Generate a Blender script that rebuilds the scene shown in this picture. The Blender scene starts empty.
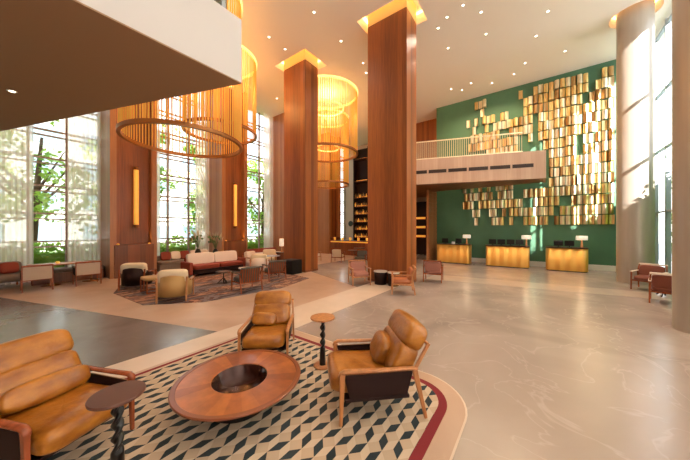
import bpy, math, random
from math import sin, cos, pi, atan2, sqrt, radians
from mathutils import Vector, Matrix, noise
from mathutils.geometry import tessellate_polygon
random.seed(7)
SC = bpy.context.scene
COL = SC.collection
EYE = 1.9; F = 260.0

# ------------------------------------------------------------------ materials
def new_mat(name):
    m = bpy.data.materials.new(name); m.use_nodes = True
    nt = m.node_tree; b = nt.nodes['Principled BSDF']
    return m, nt, b
def mat(name, c, r=.5, metal=0, emit=None, es=0, var=0, vs=(4,4,4), detail=4, bump=0, bs=(40,40,40), coat=0, c2=None, spec=None, sheen=0):
    m, nt, b = new_mat(name)
    b.inputs['Base Color'].default_value = (*c, 1)
    b.inputs['Roughness'].default_value = r
    b.inputs['Metallic'].default_value = metal
    if coat: b.inputs['Coat Weight'].default_value = coat; b.inputs['Coat Roughness'].default_value = .12
    if spec is not None: b.inputs['Specular IOR Level'].default_value = spec
    if emit: b.inputs['Emission Color'].default_value = (*emit, 1); b.inputs['Emission Strength'].default_value = es
    if var or c2 or bump:
        tc = nt.nodes.new('ShaderNodeTexCoord')
    if var or c2:
        mp = nt.nodes.new('ShaderNodeMapping'); mp.inputs['Scale'].default_value = vs
        nt.links.new(tc.outputs['Object'], mp.inputs['Vector'])
        n = nt.nodes.new('ShaderNodeTexNoise'); n.inputs['Scale'].default_value = 1; n.inputs['Detail'].default_value = detail
        nt.links.new(mp.outputs[0], n.inputs['Vector'])
        rp = nt.nodes.new('ShaderNodeValToRGB')
        ca = c2 if c2 else tuple(min(1, x*(1+var)) for x in c)
        cb = c if c2 else tuple(x*(1-var) for x in c)
        rp.color_ramp.elements[0].position = .34; rp.color_ramp.elements[0].color = (*cb, 1)
        rp.color_ramp.elements[1].position = .66; rp.color_ramp.elements[1].color = (*ca, 1)
        nt.links.new(n.outputs[0], rp.inputs[0]); nt.links.new(rp.outputs[0], b.inputs['Base Color'])
    if bump:
        mp2 = nt.nodes.new('ShaderNodeMapping'); mp2.inputs['Scale'].default_value = bs
        nt.links.new(tc.outputs['Object'], mp2.inputs['Vector'])
        n2 = nt.nodes.new('ShaderNodeTexNoise'); n2.inputs['Scale'].default_value = 1; n2.inputs['Detail'].default_value = 3
        nt.links.new(mp2.outputs[0], n2.inputs['Vector'])
        bp = nt.nodes.new('ShaderNodeBump'); bp.inputs['Strength'].default_value = bump; bp.inputs['Distance'].default_value = .01
        nt.links.new(n2.outputs[0], bp.inputs['Height']); nt.links.new(bp.outputs[0], b.inputs['Normal'])
    return m
def stone(name, c1, c2, vein, r=.18, s=.5, vo=.14):
    m, nt, b = new_mat(name); N = nt.nodes.new; L = nt.links.new
    tc = N('ShaderNodeTexCoord'); n = N('ShaderNodeTexNoise'); n.inputs['Scale'].default_value = s; n.inputs['Detail'].default_value = 8; n.inputs['Distortion'].default_value = 1.0
    L(tc.outputs['Object'], n.inputs['Vector'])
    rp = N('ShaderNodeValToRGB'); rp.color_ramp.elements[0].position = .35; rp.color_ramp.elements[1].position = .68
    rp.color_ramp.elements[0].color = (*c1, 1); rp.color_ramp.elements[1].color = (*c2, 1)
    L(n.outputs[0], rp.inputs[0])
    w = N('ShaderNodeTexNoise'); w.inputs['Scale'].default_value = s*2.2; w.inputs['Detail'].default_value = 5; w.inputs['Distortion'].default_value = .9
    L(tc.outputs['Object'], w.inputs['Vector'])
    a = N('ShaderNodeMath'); a.operation = 'SUBTRACT'; a.inputs[1].default_value = .5; L(w.outputs[0], a.inputs[0])
    ab = N('ShaderNodeMath'); ab.operation = 'ABSOLUTE'; L(a.outputs[0], ab.inputs[0])
    r2 = N('ShaderNodeValToRGB'); r2.color_ramp.elements[0].position = 0; r2.color_ramp.elements[0].color = (vo,vo,vo,1)
    r2.color_ramp.elements[1].position = .012; r2.color_ramp.elements[1].color = (0,0,0,1); L(ab.outputs[0], r2.inputs[0])
    mx = N('ShaderNodeMixRGB'); mx.inputs[2].default_value = (*vein, 1); L(r2.outputs[0], mx.inputs[0]); L(rp.outputs[0], mx.inputs[1])
    L(mx.outputs[0], b.inputs['Base Color']); b.inputs['Roughness'].default_value = r
    n3 = N('ShaderNodeTexNoise'); n3.inputs['Scale'].default_value = 3; L(tc.outputs['Object'], n3.inputs['Vector'])
    mr = N('ShaderNodeMapRange'); mr.inputs[3].default_value = r*.7; mr.inputs[4].default_value = r*1.5; L(n3.outputs[0], mr.inputs[0]); L(mr.outputs[0], b.inputs['Roughness'])
    return m
def panelled(name, c1, c2, pitch=.16, r=.38, axis_scale=(1,1,1)):
    """vertical veneer: flitches of slightly different brown with fine grain"""
    m, nt, b = new_mat(name); N = nt.nodes.new; L = nt.links.new
    tc = N('ShaderNodeTexCoord'); sp = N('ShaderNodeSeparateXYZ'); L(tc.outputs['Object'], sp.inputs[0])
    ad = N('ShaderNodeMath'); ad.operation = 'ADD'; L(sp.outputs[0], ad.inputs[0]); L(sp.outputs[1], ad.inputs[1])
    dv = N('ShaderNodeMath'); dv.operation = 'DIVIDE'; dv.inputs[1].default_value = pitch; L(ad.outputs[0], dv.inputs[0])
    fl = N('ShaderNodeMath'); fl.operation = 'FLOOR'; L(dv.outputs[0], fl.inputs[0])
    wn = N('ShaderNodeTexWhiteNoise'); wn.noise_dimensions = '1D'; L(fl.outputs[0], wn.inputs['W'])
    mp = N('ShaderNodeMapping'); mp.inputs['Scale'].default_value = (30,30,1.2); L(tc.outputs['Object'], mp.inputs['Vector'])
    n = N('ShaderNodeTexNoise'); n.inputs['Scale'].default_value = 1; n.inputs['Detail'].default_value = 5; L(mp.outputs[0], n.inputs['Vector'])
    m1 = N('ShaderNodeMath'); m1.operation = 'MULTIPLY'; m1.inputs[1].default_value = .45; L(wn.outputs[0], m1.inputs[0])
    m2 = N('ShaderNodeMath'); m2.operation = 'MULTIPLY_ADD'; m2.inputs[1].default_value = .7; L(n.outputs[0], m2.inputs[0]); L(m1.outputs[0], m2.inputs[2])
    rp = N('ShaderNodeValToRGB'); rp.color_ramp.elements[0].position = .2; rp.color_ramp.elements[1].position = .85
    rp.color_ramp.elements[0].color = (*c1, 1); rp.color_ramp.elements[1].color = (*c2, 1); L(m2.outputs[0], rp.inputs[0])
    L(rp.outputs[0], b.inputs['Base Color']); b.inputs['Roughness'].default_value = r
    return m
def glassy(name, tint=(1,1,1), refl=.07, rough=.02):
    m = bpy.data.materials.new(name); m.use_nodes = True; nt = m.node_tree; nt.nodes.clear(); N = nt.nodes.new; L = nt.links.new
    o = N('ShaderNodeOutputMaterial'); mx = N('ShaderNodeMixShader'); t = N('ShaderNodeBsdfTransparent'); g = N('ShaderNodeBsdfGlossy')
    t.inputs[0].default_value = (*tint, 1); g.inputs['Roughness'].default_value = rough; mx.inputs[0].default_value = refl
    L(t.outputs[0], mx.inputs[1]); L(g.outputs[0], mx.inputs[2]); L(mx.outputs[0], o.inputs[0]); return m
def sheer(name, c, through=.45):
    m = bpy.data.materials.new(name); m.use_nodes = True; nt = m.node_tree; nt.nodes.clear(); N = nt.nodes.new; L = nt.links.new
    o = N('ShaderNodeOutputMaterial'); mx = N('ShaderNodeMixShader'); t = N('ShaderNodeBsdfTransparent')
    d = N('ShaderNodeBsdfDiffuse'); tl = N('ShaderNodeBsdfTranslucent'); m2 = N('ShaderNodeMixShader')
    d.inputs[0].default_value = (*c, 1); tl.inputs[0].default_value = (*c, 1); m2.inputs[0].default_value = .7
    L(d.outputs[0], m2.inputs[1]); L(tl.outputs[0], m2.inputs[2]); mx.inputs[0].default_value = 1-through
    L(t.outputs[0], mx.inputs[1]); L(m2.outputs[0], mx.inputs[2]); L(mx.outputs[0], o.inputs[0]); return m
def lamp(name, c, s, base=(.8,.7,.5)):
    return mat(name, base, .5, emit=c, es=s)

M = {}
M['floor'] = stone('beige_stone', (.29,.235,.205), (.42,.345,.30), (.60,.51,.46), .2, .42, .26)
M['floor_band'] = stone('pale_beige_stone', (.42,.34,.285), (.50,.41,.34), (.60,.51,.45), .2, .42)
M['floor_warm'] = stone('warm_stone', (.43,.28,.19), (.53,.37,.27), (.6,.45,.34), .33, .5)
M['floor_light'] = stone('cream_stone', (.58,.46,.36), (.69,.56,.45), (.74,.62,.52), .33, .6)
M['slate'] = stone('slate_stone', (.125,.105,.10), (.20,.175,.165), (.28,.25,.22), .2, .6)
M['ceiling'] = mat('ceiling_plaster', (.93,.86,.79), .7)
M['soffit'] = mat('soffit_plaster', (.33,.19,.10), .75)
M['paving'] = mat('pale_paving', (.7,.68,.65), .8)
M['fascia'] = mat('white_plaster', (.60,.575,.57), .6)
M['green'] = mat('green_plaster', (.07,.185,.105), .55, var=.12, vs=(.8,.8,.8))
M['wood'] = panelled('walnut_veneer', (.125,.028,.006), (.36,.105,.022), .17, .4)
M['wood_dark'] = panelled('dark_walnut_veneer', (.10,.026,.009), (.25,.075,.022), .2)
M['wood_light'] = panelled('light_walnut_veneer', (.26,.09,.030), (.44,.185,.07), .2)
M['bandwood'] = panelled('pink_oak_cladding', (.48,.29,.20), (.60,.40,.29), .25, .5)
M['line'] = mat('dark_joint', (.03,.012,.006), .6)
M['cove'] = mat('cove_lit_plaster', (.85,.55,.22), .6)  # cove glow on the column tops, put into the plaster colour
M['taupe'] = mat('taupe_column_metal', (.40,.345,.29), .34, metal=.25, var=.06, vs=(6,6,.4))
M['bronze'] = mat('bronze_metal', (.28,.12,.045), .3, metal=.85)
M['ring_bronze'] = mat('ring_bronze', (.42,.17,.05), .4, metal=.5)
M['mullion'] = mat('mullion_metal', (.30,.21,.165), .4, metal=.5)
M['mullion_grey'] = mat('grey_mullion_metal', (.34,.38,.40), .4, metal=.5)
M['glass'] = glassy('window_glass', (.98,.97,.97))
M['rail_glass'] = glassy('rail_glass', (.55,.62,.62), .15)
M['curtain'] = sheer('sheer_curtain', (1,.87,.80), .26)
M['blind'] = sheer('added_sun_blind', (.96,.92,.86), 0)
M['brass'] = mat('brass_tile', (.90,.62,.27), .34, metal=1, var=.18, vs=(9,9,2))
M['brass_pale'] = mat('pale_brass_tile', (.95,.80,.56), .36, metal=1, var=.1, vs=(9,9,2))
M['brass_dark'] = mat('dark_brass_tile', (.50,.30,.13), .3, metal=1)
M['gold_desk'] = mat('gold_desk_metal', (.85,.45,.10), .42, metal=.65)
M['blacktop'] = mat('dark_counter', (.06,.025,.018), .3)
M['black'] = mat('black_plastic', (.01,.01,.012), .35)
M['matte_black'] = mat('matte_black', (.008,.007,.007), .8, spec=.2)
M['black_metal'] = mat('black_iron', (.016,.014,.015), .32, metal=.3)
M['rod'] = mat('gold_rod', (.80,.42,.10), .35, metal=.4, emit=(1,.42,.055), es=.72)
M['led'] = lamp('warm_led', (1,.62,.2), 9)
M['led_soft'] = lamp('soft_led', (1,.55,.14), 5)
M['cove_led'] = lamp('cove_led', (1,.55,.2), 15)
M['down_led'] = lamp('downlight_led', (1,.85,.6), 30)
M['tube_led'] = lamp('amber_tube', (1,.45,.06), 1.1, (.9,.55,.15))
M['shade'] = lamp('cream_shade', (1,.86,.68), .9, (.9,.85,.75))
M['amber'] = lamp('amber_glow', (1,.36,.05), 1.6, (.9,.5,.1))
M['leather'] = mat('tan_leather', (.23,.068,.005), .32, c2=(.46,.175,.02), vs=(4,4,9), bump=.5, bs=(22,22,22), coat=.2)
M['frame_wood'] = mat('oak_frame', (.43,.175,.06), .35, var=.2, vs=(20,20,3))
M['frame_red'] = mat('dark_oak_frame', (.27,.065,.024), .26, var=.2, vs=(20,20,3))
M['dark_leather'] = mat('dark_brown_leather', (.018,.005,.004), .6, spec=.25)
for i, c in enumerate([(.27,.068,.012), (.31,.084,.016), (.22,.054,.010), (.36,.105,.021)]):
    M['plank%d' % i] = mat('table_wood_%s' % 'abcd'[i], c, .3, var=.15, vs=(12,12,12), coat=.15)
M['rim'] = mat('table_rim_wood', (.20,.052,.016), .3, coat=.15)
M['dark_top'] = mat('dark_brown_top', (.10,.035,.022), .45)
M['bowl'] = mat('dark_bowl_metal', (.045,.014,.01), .2, metal=.4)
M['rug_tan'] = mat('rug_tan', (.50,.375,.26), .95, bump=.3, bs=(300,300,300))
M['rug_cream'] = mat('rug_cream', (.58,.46,.335), .95, bump=.3, bs=(300,300,300))
M['rug_dark'] = mat('rug_slate', (.020,.032,.038), .95, bump=.3, bs=(300,300,300))
M['rug_red'] = mat('rug_red', (.20,.014,.018), .95, bump=.3, bs=(300,300,300))
M['cream'] = mat('cream_fabric', (.72,.58,.40), .85)
M['beige'] = mat('beige_fabric', (.50,.38,.29), .85)
M['white_fab'] = mat('white_fabric', (.80,.66,.56), .85)
M['red_fab'] = mat('rust_red_fabric', (.25,.035,.014), .7)
M['russet'] = mat('russet_leather', (.17,.04,.02), .5)
M['pink_fab'] = mat('rose_brown_fabric', (.36,.15,.11), .75)
M['orange_fab'] = mat('orange_leather', (.42,.13,.045), .5)
M['ochre'] = mat('ochre_shell', (.45,.26,.09), .6)
M['dark_fab'] = mat('dark_olive_fabric', (.07,.06,.045), .8)
M['grey_fab'] = mat('grey_brown_fabric', (.22,.165,.13), .85)
M['marble'] = mat('white_marble', (.75,.66,.58), .2)
M['bluegrey'] = mat('blue_grey_top', (.42,.45,.5), .25)
def leafy(name, a, b_):
    m = mat(name, a, .6, c2=b_, vs=(1.2,1.2,1.2)); nt = m.node_tree; N = nt.nodes.new; L = nt.links.new
    p = nt.nodes['Principled BSDF']; o = nt.nodes['Material Output']; tl = N('ShaderNodeBsdfTranslucent'); mx = N('ShaderNodeMixShader'); mx.inputs[0].default_value = .5
    src = p.inputs['Base Color'].links[0].from_socket; L(src, tl.inputs[0]); L(p.outputs[0], mx.inputs[1]); L(tl.outputs[0], mx.inputs[2]); L(mx.outputs[0], o.inputs[0]); return m
M['leaf'] = leafy('leaf_green', (.16,.36,.03), (.45,.62,.10))
M['leaf_pale'] = leafy('leaf_pale_green', (.38,.52,.14), (.62,.70,.28))
#M['leaf'] = mat('leaf_green', (.10,.26,.02), .6, c2=(.34,.52,.07), vs=(1.2,1.2,1.2))
#M['leaf_pale'] = mat('leaf_pale_green', (.25,.40,.08), .6, c2=(.52,.62,.2), vs=(1.2,1.2,1.2))
M['bark'] = mat('tree_bark', (.12,.08,.05), .9, var=.3, vs=(8,8,2))
M['ground'] = mat('lawn_ground', (.16,.26,.07), .95, var=.3, vs=(.6,.6,.6))
M['plume'] = mat('pampas_plume', (.55,.42,.27), .9)
M['stem'] = mat('plant_stem', (.12,.17,.06), .8)
M['white_base'] = mat('white_skirting', (.78,.74,.68), .4)
M['screen'] = mat('screen_back', (.012,.012,.015), .3)
M['paper'] = mat('white_card', (.8,.8,.8), .6)

# ------------------------------------------------------------------ mesh helpers
class MB:
    def __init__(s): s.v = []; s.f = []; s.mi = []; s.sm = []
    def add(s, vs, fs, mi=0, smooth=False, T=None):
        o = len(s.v)
        s.v += [tuple(T @ Vector(v)) if T else tuple(v) for v in vs]
        s.f += [tuple(i+o for i in f) for f in fs]; s.mi += [mi]*len(fs); s.sm += [smooth]*len(fs); return s
    def box(s, x0, x1, y0, y1, z0, z1, mi=0, T=None):
        vs = [(x,y,z) for z in (z0,z1) for y in (y0,y1) for x in (x0,x1)]
        return s.add(vs, [(0,2,3,1),(4,5,7,6),(0,1,5,4),(2,6,7,3),(0,4,6,2),(1,3,7,5)], mi, False, T)
    def bar(s, a, b, w, d=None, mi=0, w2=None, d2=None, up=(0,0,1)):
        """rectangular bar from a to b, section w (side) x d, may taper"""
        a = Vector(a); b = Vector(b); d = d or w; w2 = w2 or w; d2 = d2 or d
        t = (b-a).normalized(); u = Vector(up)
        if abs(t.dot(u)) > .98: u = Vector((0,1,0))
        sx = t.cross(u).normalized(); sy = sx.cross(t).normalized(); vs = []
        for p, ww, dd in ((a,w,d),(b,w2,d2)):
            for i, j in ((-1,-1),(1,-1),(1,1),(-1,1)): vs.append(p + sx*ww/2*i + sy*dd/2*j)
        return s.add(vs, [(0,1,2,3)[::-1],(4,5,6,7),(0,1,5,4),(1,2,6,5),(2,3,7,6),(3,0,4,7)], mi)
    def tube(s, pts, r, n=10, mi=0, cap=True, sq=1):
        pts = [Vector(p) for p in pts]; rs = r if isinstance(r, (list,tuple)) else [r]*len(pts)
        vs = []; ref = Vector((0,0,1)); prev = None
        for i, p in enumerate(pts):
            t = (pts[min(i+1,len(pts)-1)] - pts[max(i-1,0)]).normalized()
            if prev is None: u = t.cross(ref); u = u if u.length > .05 else t.cross(Vector((0,1,0)))
            else: u = prev - t*prev.dot(t)
            u.normalize(); prev = u; w = t.cross(u)
            for k in range(n): a = 2*pi*k/n; vs.append(p + u*rs[i]*cos(a) + w*rs[i]*sin(a)*sq)
        fs = [(i*n+k, i*n+(k+1)%n, (i+1)*n+(k+1)%n, (i+1)*n+k) for i in range(len(pts)-1) for k in range(n)]
        s.add(vs, fs, mi, True)
        if cap:
            o = len(s.v)-len(vs)
            s.f += [tuple(o+k for k in range(n))[::-1], tuple(o+(len(pts)-1)*n+k for k in range(n))]; s.mi += [mi]*2; s.sm += [False]*2
        return s
    def lathe(s, prof, n=32, mi=0, c=(0,0,0), smooth=True, sector=None, sx=1, sy=1):
        vs = [(c[0]+r*cos(2*pi*k/n)*sx, c[1]+r*sin(2*pi*k/n)*sy, c[2]+z) for r, z in prof for k in range(n)]
        o = len(s.v); s.v += vs
        for i in range(len(prof)-1):
            for k in range(n):
                s.f.append((o+i*n+k, o+i*n+(k+1)%n, o+(i+1)*n+(k+1)%n, o+(i+1)*n+k))
                s.mi.append(sector(k, i) if sector else mi); s.sm.append(smooth)
        return s
    def disc(s, r, z, n=32, mi=0, c=(0,0), up=True):
        vs = [(c[0]+r*cos(2*pi*k/n), c[1]+r*sin(2*pi*k/n), z) for k in range(n)]
        return s.add(vs, [tuple(range(n)) if up else tuple(range(n))[::-1]], mi)
    def prism(s, poly, z0, z1, mi=0):
        if sum(poly[i][0]*poly[(i+1)%len(poly)][1]-poly[(i+1)%len(poly)][0]*poly[i][1] for i in range(len(poly))) < 0: poly = poly[::-1]
        n = len(poly); vs = [(x,y,z0) for x,y in poly] + [(x,y,z1) for x,y in poly]
        return s.add(vs, [tuple(range(n))[::-1], tuple(range(n,2*n))] + [(i,(i+1)%n,n+(i+1)%n,n+i) for i in range(n)], mi)
    def cushion(s, sx, sy, sz, T=None, e=.35, n=14, wr=0, seed=0, mi=0, e2=None, sag=0):
        """puffed cushion: superellipsoid of full size sx,sy,sz"""
        def sp(a, p): return math.copysign(abs(a)**p, a)
        e2 = e2 or e; m = 2*n; vs = []
        for i in range(n+1):
            ph = -pi/2 + pi*i/n
            for j in range(m):
                th = 2*pi*j/m
                x = sp(cos(ph),e2)*sp(cos(th),e); y = sp(cos(ph),e2)*sp(sin(th),e); z = sp(sin(ph),e2)
                p = Vector((x*sx/2, y*sy/2, z*sz/2))
                if sag and z > 0: p.z -= sag*(1-x*x)*(1-y*y)
                if wr:
                    q = Vector((x*2.3*sx*3, y*2.3*sy*3, z*2+seed*7.3)); d = noise.noise(q)*.7 + noise.noise(q*2.7)*.4
                    p += Vector((x,y,z)).normalized()*d*wr
                vs.append(p)
        fs = [(i*m+j, i*m+(j+1)%m, (i+1)*m+(j+1)%m, (i+1)*m+j) for i in range(n) for j in range(m)]
        return s.add(vs, fs, mi, True, T)
    def obj(s, name, mats, parent=None, bevel=0, seg=2):
        me = bpy.data.meshes.new(name); me.from_pydata(s.v, [], s.f)
        if not isinstance(mats, (list,tuple)): mats = [mats]
        for m in mats: me.materials.append(M[m] if isinstance(m, str) else m)
        me.polygons.foreach_set('material_index', s.mi); me.polygons.foreach_set('use_smooth', s.sm); me.update()
        o = bpy.data.objects.new(name, me); COL.objects.link(o)
        if parent: o.parent = parent
        if bevel:
            b = o.modifiers.new('bevel', 'BEVEL'); b.width = bevel; b.segments = seg; b.limit_method = 'ANGLE'; b.angle_limit = radians(50)
        return o
def tag(o, label=None, cat=None, group=None, kind=None):
    if label: o['label'] = label
    if cat: o['category'] = cat
    if group: o['group'] = group
    if kind: o['kind'] = kind
    return o
def thing(name, label, cat, loc=(0,0,0), rz=0, group=None):
    o = bpy.data.objects.new(name, None); COL.objects.link(o); o.location = loc; o.rotation_euler = (0,0,rz); o.empty_display_size = .1
    return tag(o, label, cat, group)
def struct(name, mb, m, parent=None, bevel=0): return tag(mb.obj(name, m, parent, bevel), kind='structure')
def dup(root, loc, rz, label, group=None):
    r = root.copy(); COL.objects.link(r); r.location = loc; r.rotation_euler = (0,0,rz); r['label'] = label
    if group: r['group'] = group
    for ch in list(root.children):
        c = ch.copy(); COL.objects.link(c); c.parent = r
        for g in list(ch.children):
            d = g.copy(); COL.objects.link(d); d.parent = c
    return r
def face(dx, dy): return atan2(dx, -dy)          # local -Y looks along (dx, dy)
def TR(x=0, y=0, z=0, rx=0, ry=0, rz=0):
    return Matrix.Translation((x,y,z)) @ Matrix.Rotation(rz,4,'Z') @ Matrix.Rotation(ry,4,'Y') @ Matrix.Rotation(rx,4,'X')
def world(cx, cz): return (.8049*cx-.5934*cz, .5934*cx+.8049*cz)
def on_plane(px, py, z):                         # ground-plan point seen at px,py on the level z
    cz = (EYE-z)*F/(py-230); return world((px-345)/F*cz, cz)
def light(kind, name, loc, power, color, **k):
    l = bpy.data.lights.new(name, kind); l.energy = power; l.color = color
    for a, b in k.items(): setattr(l, a, b)
    o = bpy.data.objects.new(name, l); COL.objects.link(o); o.location = loc; return o

# ------------------------------------------------------------------ the setting
H = 9.7
XG, XF = -14.9, -13.3            # glass line and pier front on the window side
PIERS = [(-1.75,-.2), (2.7,4.25), (7.15,8.65), (11.5,13.1), (15.9,17.45)]
YB, YG, XR = -6.0, 16.9, 3.9
cols = [(-5.12,-3.57,8.39,9.27), (-9.74,-8.32,8.28,9.12)]
rcols = [(2.86,13.8,.47), (2.64,7.87,.5), (2.64,1.9,.5)]

fl = MB().box(-15.1,4.2,YB,20.4,-.2,0); struct('floor', fl, 'floor')
struct('floor_slate', MB().prism([(-4.8,2.5),(-4.8,YB),(XG,YB),(XG,-.75)], -.05, .002), 'slate')
struct('floor_warm', MB().prism([(-4.8,2.5),(XG,-.75),(XG,20.2),(-9.7,20.2),(-9.7,9.2),(-4.8,7.2)], -.05, .0015), 'floor_warm')
struct('floor_cream_strip', MB().prism([(-4.8,YB),(-3.75,YB),(-3.75,8.3),(-4.8,8.3)], -.05, .0035), 'floor_light')
def rounded(x0, x1, y0, y1, r, corners=(1,1,1,1), n=10):
    P = []
    for (cx, cy, a0, on) in ((x1-r,y1-r,0,corners[0]),(x0+r,y1-r,90,corners[1]),(x0+r,y0+r,180,corners[2]),(x1-r,y0+r,270,corners[3])):
        if on: P += [(cx+r*cos(radians(a0+90*k/n)), cy+r*sin(radians(a0+90*k/n))) for k in range(n+1)]
        else: sx = 1 if a0 in (0,270) else -1; sy = 1 if a0 in (0,90) else -1; P.append((cx+sx*r, cy+sy*r))
    return P
struct('floor_rug_surround', MB().prism(rounded(-4.3,-.58,-1.6,3.40,.62,(1,0,0,1)), -.05, .0045), 'floor_warm')
so = MB(); o1 = rounded(-4.3,-.56,-1.6,3.42,.64,(1,0,0,1)); o2 = rounded(-4.3,-.58,-1.6,3.40,.62,(1,0,0,1))
n_ = len(o1); so.add([(x,y,.0055) for x,y in o1]+[(x,y,.0055) for x,y in o2], [(i,(i+1)%n_,n_+(i+1)%n_,n_+i)[::-1] for i in range(n_)])
struct('trim_rug_surround', so, 'floor_light')
struct('floor_cream_border', MB().prism([(-3.5,10.0),(3.9,11.0),(3.9,12.0),(-3.5,11.2)], -.05, .003), 'floor_band')

# ceiling with recesses round the columns
holes = []
for x0,x1,y0,y1 in cols: m_ = .3; holes.append([(x0-m_,y0-m_),(x1+m_,y0-m_),(x1+m_,y1+m_),(x0-m_,y1+m_)])
for cx,cy,r in rcols: holes.append([(cx+(r+.2)*cos(2*pi*k/28), cy+(r+.2)*sin(2*pi*k/28)) for k in range(28)])
outer = [(-15.1,YB-.2),(4.2,YB-.2),(4.2,20.4),(-15.1,20.4)]
loops = [[Vector((x,y,0)) for x,y in outer]] + [[Vector((x,y,0)) for x,y in h] for h in holes]
tris = tessellate_polygon(loops); flat = [p for l in loops for p in l]
cm = MB().add([(p.x,p.y,H) for p in flat], [tuple(t) for t in tris])
for h in holes:
    n = len(h); cm.add([(x,y,H) for x,y in h]+[(x,y,H+.42) for x,y in h], [(i,(i+1)%n,n+(i+1)%n,n+i) for i in range(n)])
cm.box(-15.1,4.2,YB-.2,20.4,H+.42,H+.5)
struct('ceiling', cm, 'ceiling')
for hi, h in enumerate(holes):
    m = MB(); n = len(h); cxy = (sum(p[0] for p in h)/n, sum(p[1] for p in h)/n)
    ins = lambda p, d: (p[0]+(cxy[0]-p[0])*d, p[1]+(cxy[1]-p[1])*d)
    a = [ins(p,.02) for p in h]; b = [ins(p,.1) for p in h]
    m.add([(x,y,H+.36) for x,y in a]+[(x,y,H+.36) for x,y in b]+[(x,y,H+.39) for x,y in a]+[(x,y,H+.39) for x,y in b],
          [(i,(i+1)%n,n+(i+1)%n,n+i) for i in range(n)]+[(n+i,n+(i+1)%n,3*n+(i+1)%n,3*n+i) for i in range(n)]+[(i,2*n+i,2*n+(i+1)%n,(i+1)%n) for i in range(n)])
    tag(m.obj('cove_light', 'cove_led'), ['glowing amber cove strip in the ceiling recess above the tall central wood column',
        'glowing amber cove strip in the ceiling recess above the wood column by the lounge',
        'glowing cove strip in the round ceiling recess above the farther taupe column',
        'glowing cove strip in the round ceiling recess above the nearer taupe column',
        'glowing cove strip in the round ceiling recess behind the camera'][hi], 'light')
for i, (x0,x1,y0,y1) in enumerate(cols):
    t = thing('wood_column', ['tall walnut clad square column standing in the centre of the lobby', 'walnut clad square column beside the seating lounge with black planter at its foot'][i], 'column', ((x0+x1)/2,(y0+y1)/2,0))
    t['kind'] = 'structure'
    hx, hy = (x1-x0)/2, (y1-y0)/2
    MB().box(-hx,hx,-hy,hy,0,9.5).obj('cladding', 'wood', t)
    MB().box(-hx+.012,hx-.012,-hy+.012,hy-.012,9.5,9.53).obj('shadow_joint', 'line', t)
    MB().box(-hx,hx,-hy,hy,9.53,H+.42).obj('capital', 'cove', t)
    MB().box(-hx-.006,hx+.006,-hy-.006,hy+.006,0.0,.09).obj('plinth', 'wood_dark', t)
for i, (cx,cy,r) in enumerate(rcols):
    m = MB().lathe([(r,0),(r,H+.42)], 64)
    o = tag(m.obj('round_column', 'taupe'), ['round taupe metal clad column beside the green wall', 'round taupe column nearest the camera at the right', 'round taupe column behind the camera'][i], 'column', None, 'structure')
    o.location = (cx,cy,0)

# shell
struct('wall_back', MB().box(-15.1,4.2,YB-.2,YB,0,H), 'wood_dark')
struct('wall_green', MB().box(-5.17,4.2,YG,YG+.2,0,H), 'green')
struct('baseboard_green', MB().box(-5.1,XR,YG-.03,YG,0,.26), 'white_base')
struct('wall_bar', MB().box(-15.1,-5.17,20.2,20.4,0,H), 'beige')
struct('wall_corridor', MB().box(-5.17,-5.0,YG+.2,20.2,0,H), 'wood_dark')
struct('wall_bulkhead', MB().box(-9.0,-5.17,18.4,18.6,4.3,H), 'wood')
slat = MB().box(-5.3,-5.18,15.4,16.9,0,4.28)
for k in range(17): slat.box(-5.18,-5.15,15.4,16.9,.04+k*.25,.04+k*.25+.215)
struct('wall_slatted', slat, 'wood_light')
def window(name, x, y0, y1, z0, z1, vs, hs, mm, gl='glass', th=.06, double=False, label=None):
    fr = MB()
    for y in vs: fr.box(x-th,x+th,y-th*.6,y+th*.6,z0,z1)
    o = struct(name, fr, mm)
    hb = MB()
    for z in hs:
        hb.box(x-th*.8,x+th*.8,y0,y1,z-.03,z+.03)
        if double: hb.box(x-th*.8,x+th*.8,y0,y1,z-.23,z-.18)
    struct('window_crossbars', hb, mm, o)
    struct('window_pane', MB().add([(x,y0,z0),(x,y1,z0),(x,y1,z1),(x,y0,z1)], [(0,1,2,3)]), gl, o)
    return o
bays = [(YB,-1.75),(-.2,2.7),(4.25,7.15),(8.65,11.5),(13.1,15.9),(17.45,20.2)]
for i, (a, b) in enumerate(bays):
    n = 3; vs = [a+.03]+[a+(b-a)*(k+1)/3 for k in range(2)]+[b-.03]
    window('window_%d' % (i+1), XG, a, b, 0, H, vs, [.42+1.05*k for k in range(9)], 'mullion', double=True)
    struct('wall_window_sill', MB().box(XG-.1,XG+.12,a,b,0,.16), 'wood_dark')
# curtains: two sheer panels in each bay
def curtain(y0, y1, x, label, folds):
    m = MB(); n = folds*8
    vs = []
    for k in range(n+1):
        y = y0+(y1-y0)*k/n; d = .055*sin(2*pi*k/8)+.02*sin(k*1.7)
        vs += [(x+d*.7,y,.03),(x+d,y,H-.05)]
    m.add(vs, [(2*k,2*k+2,2*k+3,2*k+1) for k in range(n)], 0, True)
    o = tag(m.obj('sheer_curtain', 'curtain'), label, 'curtain', 'sheer curtains along the garden windows')
for i, (a, b) in enumerate(bays[1:5]):
    w = b-a; nm = ['window by the long wooden table','window behind the red sofa','window behind the round seats','window beyond the second column'][i]
    wa, wb = ((1.08,.98),(.55,.75),(.12,.8),(.6,.7))[i]
    curtain(a+.02, a+wa, XG+.3, 'sheer cream curtain at the near side of the %s' % nm, max(2,int(wa*8)))
    curtain(b-wb, b-.02, XG+.3, 'sheer cream curtain at the far side of the %s' % nm, int(wb*8))
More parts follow.
